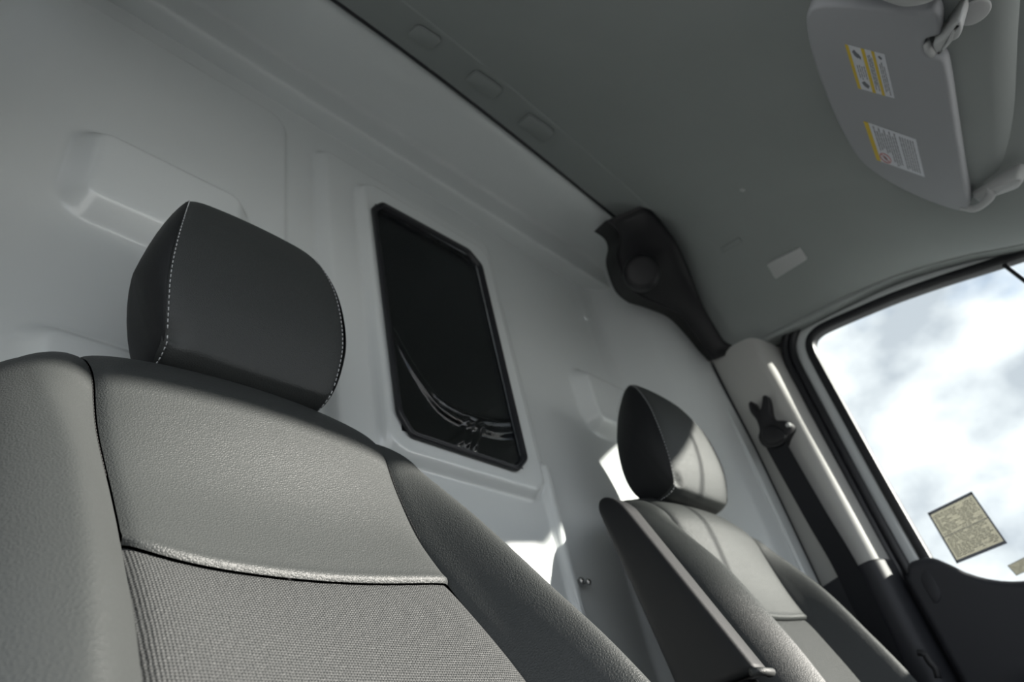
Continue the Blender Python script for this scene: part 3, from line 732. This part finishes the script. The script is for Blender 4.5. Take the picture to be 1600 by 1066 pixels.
# stickers on the glass
def sticker(quad, name, dark):
    Q = [on(p, 0, XD + 0.0035) for p in quad]; V, F = slab(Q, (-1, 0, 0), 0.0006, 0.0001, 1)
    s = build('glass_sticker', V, F, 'sticker', door, smooth=False, label=name)
    A, B, D, E = [on(p, 0, XD + 0.0032) for p in quad]
    at = lambda u, v: A * (1 - u) * (1 - v) + B * u * (1 - v) + D * u * v + E * (1 - u) * v
    V, F = [], []
    for (u0, u1, v0, v1) in ((0, 1, 0, 0.055), (0, 1, 0.945, 1), (0, 0.035, 0, 1), (0.965, 1, 0, 1), (0.04, 0.96, 0.50, 0.515)):
        slab([at(u0, v0), at(u1, v0), at(u1, v1), at(u0, v1)], (-1, 0, 0), 0.0004, 0.0001, 1, V, F)
    build('printed_border', V, F, 'ink', s, smooth=False)
    V, F = [], []
    v = 0.10
    while v < 0.92:
        if not 0.47 < v < 0.53:
            u = 0.07
            while u < 0.90:
                w = random.uniform(0.04, 0.14); w = min(w, 0.93 - u)
                if random.random() < 0.88: slab([at(u, v), at(u + w, v), at(u + w, v + 0.016), at(u, v + 0.016)], (-1, 0, 0), 0.0004, 0.0001, 1, V, F)
                u += w + 0.02
        v += 0.036
    build('print_lines', V, F, 'stickerink', s, smooth=False, kind='stuff')
sticker([(1449, 802), (1518, 768), (1574, 849), (1495, 881)], 'square yellowed sticker with dense print', True)
sticker([(1574, 884), (1618, 862), (1630, 880), (1588, 900)], 'small pale sticker low on the glass', False)
# A pillar and body around the windscreen, outside the frame
apil = catmull([(1.56, -0.40, 0.80), (1.565, -0.48, 0.765), (1.575, -0.56, 0.69), (1.59, -0.66, 0.58), (1.61, -0.83, 0.38), (1.625, -1.0, 0.18)], 6)
V, F = tube(apil, 0.032, 12); o = build('trim_2', V, F, 'charcoal'); tag(o, 'dark windscreen pillar ahead of the driver door', kind='structure')

# outer skin of the body behind the doors and over the bulkhead
V, F = [], []
for lo, hi in (((1.70, 0.385, -0.6), (1.72, 0.84, 1.56)), ((1.66, 0.40, 0.955), (1.70, 0.84, 1.10))): boxv(lo, hi, V, F)
o = build('wall_right', V, F, 'paint', smooth=False); tag(o, 'painted body side behind the B-pillar', kind='structure')
V, F = boxv((-0.27, 0.385, -0.6), (-0.25, 0.84, 1.56)); boxv((-0.25, 0.40, 0.955), (-0.17, 0.84, 1.10), V, F); boxv((-0.25, 0.385, -0.6), (-0.18, 0.40, 1.05), V, F); o = build('wall_left', V, F, 'charcoal', smooth=False); tag(o, 'body side on the passenger side, darkened to cut bounced light', kind='structure')  # unseen side, coloured dark to cut sunlight bouncing onto the bulkhead
V, F = grid(lambda s_, t_: headp(s_, t_) + Vector((0, 0.02 * t_, 0.05 + 0.02 * t_)), lin(-1, 1, 41), lin(0, 1, 20))
boxv((-0.27, 0.47, 1.50), (1.72, 0.84, 1.56), V, F)
o = build('roof_skin', V, F, 'paint'); tag(o, 'painted roof above the headliner', kind='structure')

# passenger side: the pillars mirrored about the centre line; that door stands open beside the lens, outside the frame
def mirror_of(root, name, label, skip=()):
    r = empty(name, (2 * CX - root.location.x, root.location.y, root.location.z), label, kind='structure')
    for ch in [c_ for c_ in C.objects if c_.parent is root]:
        n0 = ch.name.split('.')[0]
        if n0 in skip: continue
        me = ch.data.copy(); me.transform(Matrix.Scale(-1, 4, (1, 0, 0))); me.flip_normals()
        c2 = bpy.data.objects.new(n0, me); C.objects.link(c2); c2.parent = r
        c2.location = (-ch.location.x, ch.location.y, ch.location.z)
    return r
mirror_of(bpill, 'trim_3', 'light grey B-pillar trim on the passenger side')
me = bpy.data.objects['trim_2'].data.copy(); me.transform(Matrix.Scale(-1, 4, (1, 0, 0))); me.transform(Matrix.Translation((2 * CX, 0, 0))); me.flip_normals()
o = bpy.data.objects.new('trim_4', me); C.objects.link(o); tag(o, 'dark windscreen pillar on the passenger side', kind='structure')

# ------------------------------------------------------------------ floor and ground
V, F = boxv((-0.14, -1.0, -CZ - 0.03), (1.66, 0.72, -CZ)); o = build('floor', V, F, 'floormat', smooth=False); tag(o, 'black rubber cab floor', kind='structure')
V, F = grid(lambda u, v: Vector((u, v, -CZ - 0.62)), lin(-40, 40, 3), lin(-40, 40, 3)); o = build('ground', V, F, 'asphalt', smooth=False); tag(o, 'pale concrete lot under the van', kind='structure')

# dashboard under the windscreen, behind the lens
dp = catmull([(0, -0.46, -0.58), (0, -0.44, -0.25), (0, -0.37, -0.05), (0, -0.34, 0.10), (0, -0.37, 0.19), (0, -0.45, 0.225), (0, -0.70, 0.235), (0, -1.05, 0.20), (0, -1.12, 0.16), (0, -1.14, 0.0)], 4)
V, F = grid(lambda u, p_: Vector((u, p_.y, p_.z)), lin(-0.13, 1.62, 24), dp)
hp_ = catmull([(0, -1.13, 0.10), (0, -1.2, 0.08), (0, -1.5, -0.06), (0, -1.8, -0.24), (0, -1.95, -0.40), (0, -2.0, -0.7)], 5)
o = build('dashboard', V, F, 'black'); tag(o, 'black dashboard under the windscreen', kind='structure')
V, F = grid(lambda u, p_: Vector((u, p_.y, p_.z - 0.10 * ((u - CX) / 0.9) ** 4)), lin(-0.16, 1.64, 24), hp_)
o = build('hood', V, F, 'paint'); tag(o, 'white bonnet of the van ahead of the windscreen', kind='structure')

# nose and underbody of the van, which shade the ground on the passenger side
pr_ = [(-2.0, -1.1), (-2.02, -0.72), (-1.96, -0.44), (-1.8, -0.27), (-1.5, -0.09), (-1.2, 0.05), (-1.13, 0.07), (-0.66, 0.07), (-0.62, 0.0), (-0.62, -1.1)]
V, F = slab([Vector((-0.20, a, b)) for a, b in pr_], (-1, 0, 0), 1.88, 0.03, 3); boxv((-0.20, -0.62, -1.1), (1.68, 3.6, -0.66), V, F)
o = build('body_shell', V, F, 'paint', smooth=False); tag(o, 'white nose and sills of the van', kind='structure')

# ------------------------------------------------------------------ SEATS
def seat(name, label, cx, y0, zt, k, hr_dy, hr_dz, hr_cx, group=None, low_split=0.22, bsc=1.0, DEP=0.105):
    """cx centre, (y0, zt) top of the backrest front, k slope of the backrest (dy/dz)."""
    root = empty(name, (cx, y0 - 0.25, -CZ), label, 'seat', group)
    a_pts = [(0, 0.157), (0.07, 0.151), (0.14, 0.147), (0.22, 0.141), (0.32, 0.142), (0.5, 0.15), (0.8, 0.155)]
    sa = lambda v: sinterp(max(0, v), a_pts)
    W0 = lambda v: sinterp(v, [(0, 0.222), (0.10, 0.238), (0.22, 0.246), (0.4, 0.252), (0.8, 0.25)])
    rc = 0.060; Rr = 0.088; VB = 0.72
    def Wd(v):
        w = W0(v)
        if v < rc: w -= rc - math.sqrt(max(0, rc * rc - (rc - v) ** 2))
        return w
    Bp = lambda v: sinterp(v, [(0, 0.0), (0.05, 0.008), (0.12, 0.028), (0.20, 0.044), (0.30, 0.050), (0.45, 0.054), (0.8, 0.05)]) * bsc
    hseam = lambda x: low_split - 0.075 * x * k + 0.006 * math.cos(x / 0.14 * math.pi / 2 * 1.0) + 0.010 * max(0, -x / 0.14) * -1.0 * 0 - 0.012 * (max(0, -x) / 0.14) ** 6
    def w_of(x, v, piece):
        q0 = abs(x) - (W0(v) - rc); q1 = rc - v
        d = -(math.hypot(max(q0, 0), max(q1, 0)) + min(max(q0, q1), 0) - rc); d = max(0, d)
        a = sa(v)
        w = Bp(v) * 1.12 * sstep(a - 0.004, a + 0.050, abs(x)) - 0.012 * (abs(x) < a) * (1 - (x / a) ** 2) * sstep(0.04, 0.3, v) * 0.8
        w += 0.012 * math.exp(-((v - 0.11) / 0.07) ** 2) * (1 - min(1, abs(x) / a) ** 2) * (abs(x) < a)
        if d < Rr: w -= Rr * (1 - math.sqrt(max(0, 1 - (1 - d / Rr) ** 2)))
        ds = abs(abs(x) - a)
        w += 0.007 * (1 - math.exp(-ds / 0.012)) - 0.007 - 0.003 * math.exp(-(ds / 0.003) ** 2)
        if piece in ('up', 'lo'):
            dh = abs(v - hseam(x))
            if piece == 'up': w += 0.004 * (1 - math.exp(-dh / 0.004)) - 0.001 + 0.0022 * math.exp(-((dh - 0.005) / 0.004) ** 2)
            else: w += 0.004 * (1 - math.exp(-dh / 0.015)) - 0.004
        return w
    YD = [(0, 0), (0.10, 0.014), (0.19, 0.0505), (0.27, 0.099), (0.35, 0.152), (0.44, 0.202), (0.57, 0.258), (0.82, 0.345)]
    yd = lambda v: k * sinterp(v, YD)
    def pos(x, v, w):
        arch = 0.020 * min(1.6, (x / 0.16) ** 2) * (1 - sstep(0, 0.25, v))
        vv_ = v + arch
        return Vector((cx + x, y0 - yd(vv_) - w, zt - vv_))
    vrows = [0.0] + [0.0025 * (i ** 1.35) for i in range(1, 24)]
    vrows = [v for v in vrows if v < 0.17] + lin(0.17, VB, 70)
    # bolsters (front face, outer side and the turn at the top)
    for sg, nm in ((-1, 'side_bolster'), (1, 'side_bolster')):
        V, F = [], []; nu = 34
        us = [1 - (1 - i / (nu - 1)) ** 1.0 for i in range(nu)]
        for v in vrows:
            a = sa(v); W = Wd(v)
            for u in us:
                uu = u; x = a + (W - a) * (1 - (1 - uu) ** 1.6)
                V.append(pos(sg * x, v, w_of(x, v, 'b')))
        for j in range(len(vrows) - 1):
            for i in range(nu - 1):
                q = j * nu + i; F.append((q, q + 1, q + nu + 1, q + nu))
        # boundary: top row then outer column, swept back
        bd = [i for i in range(nu)] + [j * nu + nu - 1 for j in range(1, len(vrows))]
        prev = bd
        for s in (0.3, 0.6, 0.85, 1.0):
            cur = []
            for t_, bidx in enumerate(bd):
                p = V[bidx]; inward = 0.02 * max(0, (s - 0.6) / 0.4) ** 2
                tgt = Vector((p.x - sg * inward * 0.8, 0, p.z - (inward if t_ < nu else 0)))
                yb = y0 - yd(zt - p.z) + DEP
                V.append(Vector((tgt.x, p.y + (yb - p.y) * s, tgt.z))); cur.append(len(V) - 1)
            for i in range(len(bd) - 1): F.append((prev[i], cur[i], cur[i + 1], prev[i + 1]))
            prev = cur
        if sg < 0: F = [f[::-1] for f in F]
        build(nm, V, F, 'leather', root)
    # centre: leather shoulder panel above, woven insert below
    nx = 61; ux = [-math.cos(math.pi * i / (nx - 1)) * 0.25 + 0.75 * (-1 + 2 * i / (nx - 1)) for i in range(nx)]
    V, F = [], []
    rows = 60
    for j in range(rows):
        tt = j / (rows - 1); tt = 0.5 * tt + 0.5 * (tt ** 2 * (3 - 2 * tt))
        for u in ux:
            v = hseam(u * 0.14) * tt ** 1.15; x = u * sa(v)
            v = hseam(x) * tt ** 1.15; x = u * sa(v)
            V.append(pos(x, v, w_of(x, v, 'up')))
    for j in range(rows - 1):
        for i in range(nx - 1):
            q = j * nx + i; F.append((q, q + 1, q + nx + 1, q + nx))
    prev = list(range(nx))
    for s in (0.3, 0.6, 0.85, 1.0):
        cur = []
        for i in range(nx):
            p = V[i]; yb = y0 - yd(zt - p.z) + DEP
            V.append(Vector((p.x, p.y + (yb - p.y) * s, p.z - 0.02 * max(0, (s - 0.6) / 0.4) ** 2))); cur.append(len(V) - 1)
        for i in range(nx - 1): F.append((prev[i], cur[i], cur[i + 1], prev[i + 1]))
        prev = cur
    build('shoulder_panel', V, F, 'leather', root)
    V, F = [], []
    rows = 70
    for j in range(rows):
        tt = (j / (rows - 1)) ** 1.3
        for u in ux:
            v = hseam(u * 0.14); v = v + (VB - v) * tt; x = u * sa(v)
            V.append(pos(x, v, w_of(x, v, 'lo')))
    for j in range(rows - 1):
        for i in range(nx - 1):
            q = j * nx + i; F.append((q, q + 1, q + nx + 1, q + nx))
    build('woven_insert', V, F, 'insert', root, label='woven textured insert of the backrest')
    # thread along the bolster seams, shoulder height only
    V, F = [], []
    for sg in (-1, 1):
        v = 0.012
        while v < 0.20:
            x0 = sa(v) + 0.0022; x1 = sa(v + 0.0032) + 0.0022
            tube([pos(sg * x0, v, w_of(x0, v, 'b') + 0.0004), pos(sg * x1, v + 0.0032, w_of(x1, v + 0.0032, 'b') + 0.0004)], 0.0005, 5, V, F); v += 0.0046
    build('seam_thread', V, F, 'dark_thread', root, kind='stuff')
    # hard back shell
    V, F = grid(lambda x, v: pos(x * (Wd(max(v, 0.03)) - 0.012), v, -DEP + 0.004 - 0.02 * (1 - x * x) * sstep(0, 0.1, v)) , lin(-1, 1, 17), lin(0.012, VB, 24))
    build('back_shell', V, F, 'black', root)
    # cushion and pedestal
    zc = zt - 0.60; yc = y0 - k * 0.29
    V, F = rbox((cx - 0.245, yc - 0.47, zc - 0.14), (cx + 0.245, yc + 0.06, zc), 0.05, n=5)
    V = [Vector((p.x, p.y, p.z + 0.03 * sstep(0.15, 0.22, abs(p.x - cx)) * (p.z > zc - 0.06))) for p in V]
    build('seat_cushion', V, F, 'leather', root, merge=True)
    V, F = rbox((cx - 0.20, yc - 0.36, -CZ), (cx + 0.20, yc + 0.04, zc - 0.13), 0.02, n=3); build('pedestal', V, F, 'black', root, merge=True)
    # head restraint
    hx = hr_cx; hy = y0 + hr_dy; hz = zt + hr_dz
    hr = empty('headrest', (0, 0, 0)); hr.parent = root; hr.location = Vector((hx, hy, hz)) - root.location
    loop2 = [(0.0, 0.006), (0.011, 0.055), (0.013, 0.11), (0.008, 0.165), (-0.006, 0.214), (-0.020, 0.240), (-0.034, 0.246), (-0.052, 0.232), (-0.075, 0.195), (-0.094, 0.14), (-0.102, 0.085), (-0.101, 0.040), (-0.090, 0.010), (-0.066, -0.010), (-0.032, -0.012), (-0.010, -0.006)]
    LP = [(p.x, p.y) for p in catmull([(a, b, 0) for a, b in loop2], 6, closed=True)]; nl = len(LP)
    cf = sum(p[0] for p in LP) / nl; cz_ = sum(p[1] for p in LP) / nl
    hw = lambda z: sinterp(z, [(-0.012, 0.092), (0.02, 0.099), (0.07, 0.105), (0.13, 0.103), (0.19, 0.095), (0.246, 0.084)])
    def hp(f_, z_, x_): return Vector((hx + x_, hy - f_, hz + z_))
    V, F = [], []; nx2 = 41
    for (f_, z_) in LP:
        a = hw(z_) * (1 + 0.10 * min(0, f_ + 0.02) / 0.08)
        for i in range(nx2):
            u = -1 + 2 * i / (nx2 - 1); u = u * (1.5 - 0.5 * u * u) if True else u
            dip = 0.006 * abs(u) ** 10 + 0.004 * u * u
            ff = f_ + (cf - f_) * dip / 0.06; zz = z_ + (cz_ - z_) * dip / 0.11
            pinch = 0.006 * math.exp(-((u + 0.86) / 0.10) ** 2 - ((z_ - 0.008) / 0.012) ** 2) * (f_ > -0.02)
            V.append(hp(ff - pinch, zz, u * a))
    for j in range(nl):
        for i in range(nx2 - 1):
            q = j * nx2 + i; r = ((j + 1) % nl) * nx2 + i; F.append((q, r, r + 1, q + 1))
    build('front_cover', V, F, 'leather', hr)
    for sg in (-1, 1):
        V, F = [], []; rings_ = [1.0, 0.985, 0.95, 0.88, 0.78, 0.65, 0.5, 0.33, 0.15]
        for r_ in rings_:
            for (f_, z_) in LP:
                e = 1 - 0.010 / 0.11
                V.append(hp(cf + (f_ - cf) * r_ * e, cz_ + (z_ - cz_) * r_ * e, sg * (hw(z_) * (1 + 0.10 * min(0, f_ + 0.02) / 0.08) * r_ + hw(cz_) * (1 - r_) + 0.017 * (1 - r_ ** 2.2) ** 0.8 - 0.0015)))
        for j in range(len(rings_) - 1):
            for i in range(nl):
                q = j * nl + i; p_ = j * nl + (i + 1) % nl; F.append((q, p_, p_ + nl, q + nl) if sg > 0 else (q, q + nl, p_ + nl, p_))
        V.append(hp(cf, cz_, sg * (hw(cz_) + 0.0155))); ci = len(V) - 1; bb = (len(rings_) - 1) * nl
        for i in range(nl): F.append((bb + i, bb + (i + 1) % nl, ci) if sg > 0 else (bb + (i + 1) % nl, bb + i, ci))
        build('side_cheek', V, F, 'side', hr)
        V, F = [], []
        acc = 0.0; lastp = None
        for j in range(nl * 8):
            t_ = j / 8.0; i0 = int(t_) % nl; i1 = (i0 + 1) % nl; fr_ = t_ - int(t_)
            f_ = LP[i0][0] * (1 - fr_) + LP[i1][0] * fr_; z_ = LP[i0][1] * (1 - fr_) + LP[i1][1] * fr_
            if f_ < -0.05 and z_ < 0.2: lastp = None; continue
            u = 0.955; dip = 0.006 * u ** 10 + 0.004 * u * u
            p = hp(f_ + (cf - f_) * (dip / 0.06 - 0.018), z_ + (cz_ - z_) * (dip / 0.11 - 0.010), sg * hw(z_) * u)
            if lastp is not None:
                acc += (p - lastp).length
                if acc > 0.0058:
                    dirv = (p - lastp).normalized(); tube([p - dirv * 0.0018, p + dirv * 0.0018], 0.0006, 6, V, F); acc = 0
            lastp = p
        build('stitching', V, F, 'thread', hr, kind='stuff', label='pale grey stitching')
    for sg in (-1, 1):
        V, F = tube([hp(-0.055, 0.02, sg * 0.05), hp(-0.062, -0.09, sg * 0.05)], 0.006, 12); build('support_post', V, F, 'steel', hr)
    return root
s1 = seat('van_seat', 'black leather passenger seat close to the lens, woven lower back', 0.297, 0.540, 0.494, 1.0, -0.010, -0.024, 0.290, 'cab seats', 0.272)
s2 = seat('van_seat', "black leather driver's seat beside the door, sunlit, with folded armrest", 1.190, 0.530, 0.534, 0.52, -0.026, -0.032, 1.152, 'cab seats', 0.250, 1.05, 0.06)

# armrest folded up against the driver's seat: a flat padded bar, sunlit on its narrow front face
fy = lambda z: 0.504 + 0.39 * (z - 0.42)
by = lambda z: max(fy(z) + 0.045, 0.551 + 0.14 * (z - 0.426))
V, F = [], []
sec = 36; n_ = 44; ZT, ZB = 0.452, 0.158
for i in range(n_):
    t = (i / (n_ - 1)) ** 1.5; z = ZT + (ZB - ZT) * t
    e = math.sqrt(max(0.0, 1 - (1 - min(1, (ZT - z) / 0.035)) ** 2)) * 0.97 + 0.03
    cy_ = (fy(z) + by(z)) / 2; dp_ = (by(z) - fy(z)) / 2 * e; hw_ = 0.0215 * (0.7 + 0.3 * e)
    for j in range(sec):
        a = 2 * math.pi * j / sec; ca, sa_ = math.cos(a), math.sin(a)
        V.append(Vector((0.881 + math.copysign(abs(ca) ** 0.32, ca) * hw_, cy_ + math.copysign(abs(sa_) ** 0.40, sa_) * dp_, z)))
for i in range(n_ - 1):
    for j in range(sec): F.append((i * sec + j, i * sec + (j + 1) % sec, (i + 1) * sec + (j + 1) % sec, (i + 1) * sec + j))
F.append(tuple(range(sec - 1, -1, -1))); F.append(tuple((n_ - 1) * sec + j for j in range(sec)))
ar = build('armrest', V, F, 'side', s2, label='folded up inboard armrest')
V, F = tube([Vector((0.858, fy(ZB) + 0.006, ZB)), Vector((0.870, fy(ZB) - 0.003, ZB - 0.002)), Vector((0.893, fy(ZB) - 0.003, ZB - 0.002)), Vector((0.904, fy(ZB) + 0.006, ZB))], 0.005, 10)
build('armrest_piping', V, F, 'leather', ar)
V, F = [], []
for i in range(10):
    z = ZB - 0.004 - 0.24 * i / 9
    for j in range(20):
        a = 2 * math.pi * j / 20; ca, sa_ = math.cos(a), math.sin(a); y_ = 0.412 + 0.30 * (z - ZB)
        V.append(Vector((0.883 + math.copysign(abs(ca) ** 0.5, ca) * 0.019, y_ + 0.05 + math.copysign(abs(sa_) ** 0.5, sa_) * 0.042, z)))
for i in range(9):
    for j in range(20): F.append((i * 20 + j, i * 20 + (j + 1) % 20, (i + 1) * 20 + (j + 1) % 20, (i + 1) * 20 + j))
F.append(tuple(range(19, -1, -1))); F.append(tuple(180 + j for j in range(20)))
build('armrest_pivot', V, F, 'black', s2)
# adjuster lever at the outer side of the driver's seat
lv = catmull([on(p, 0, 1.47) for p in [(1434, 1020), (1444, 1022), (1452, 1034), (1462, 1046), (1466, 1060)]], 4)
V, F = tube(lv, 0.006, 8); build('recliner_lever', V, F, 'black', s2)

# ------------------------------------------------------------------ raise everything from lens height to the cab floor
for o in list(C.objects):
    if o.parent is None and o is not cam: o.location.z += CZ
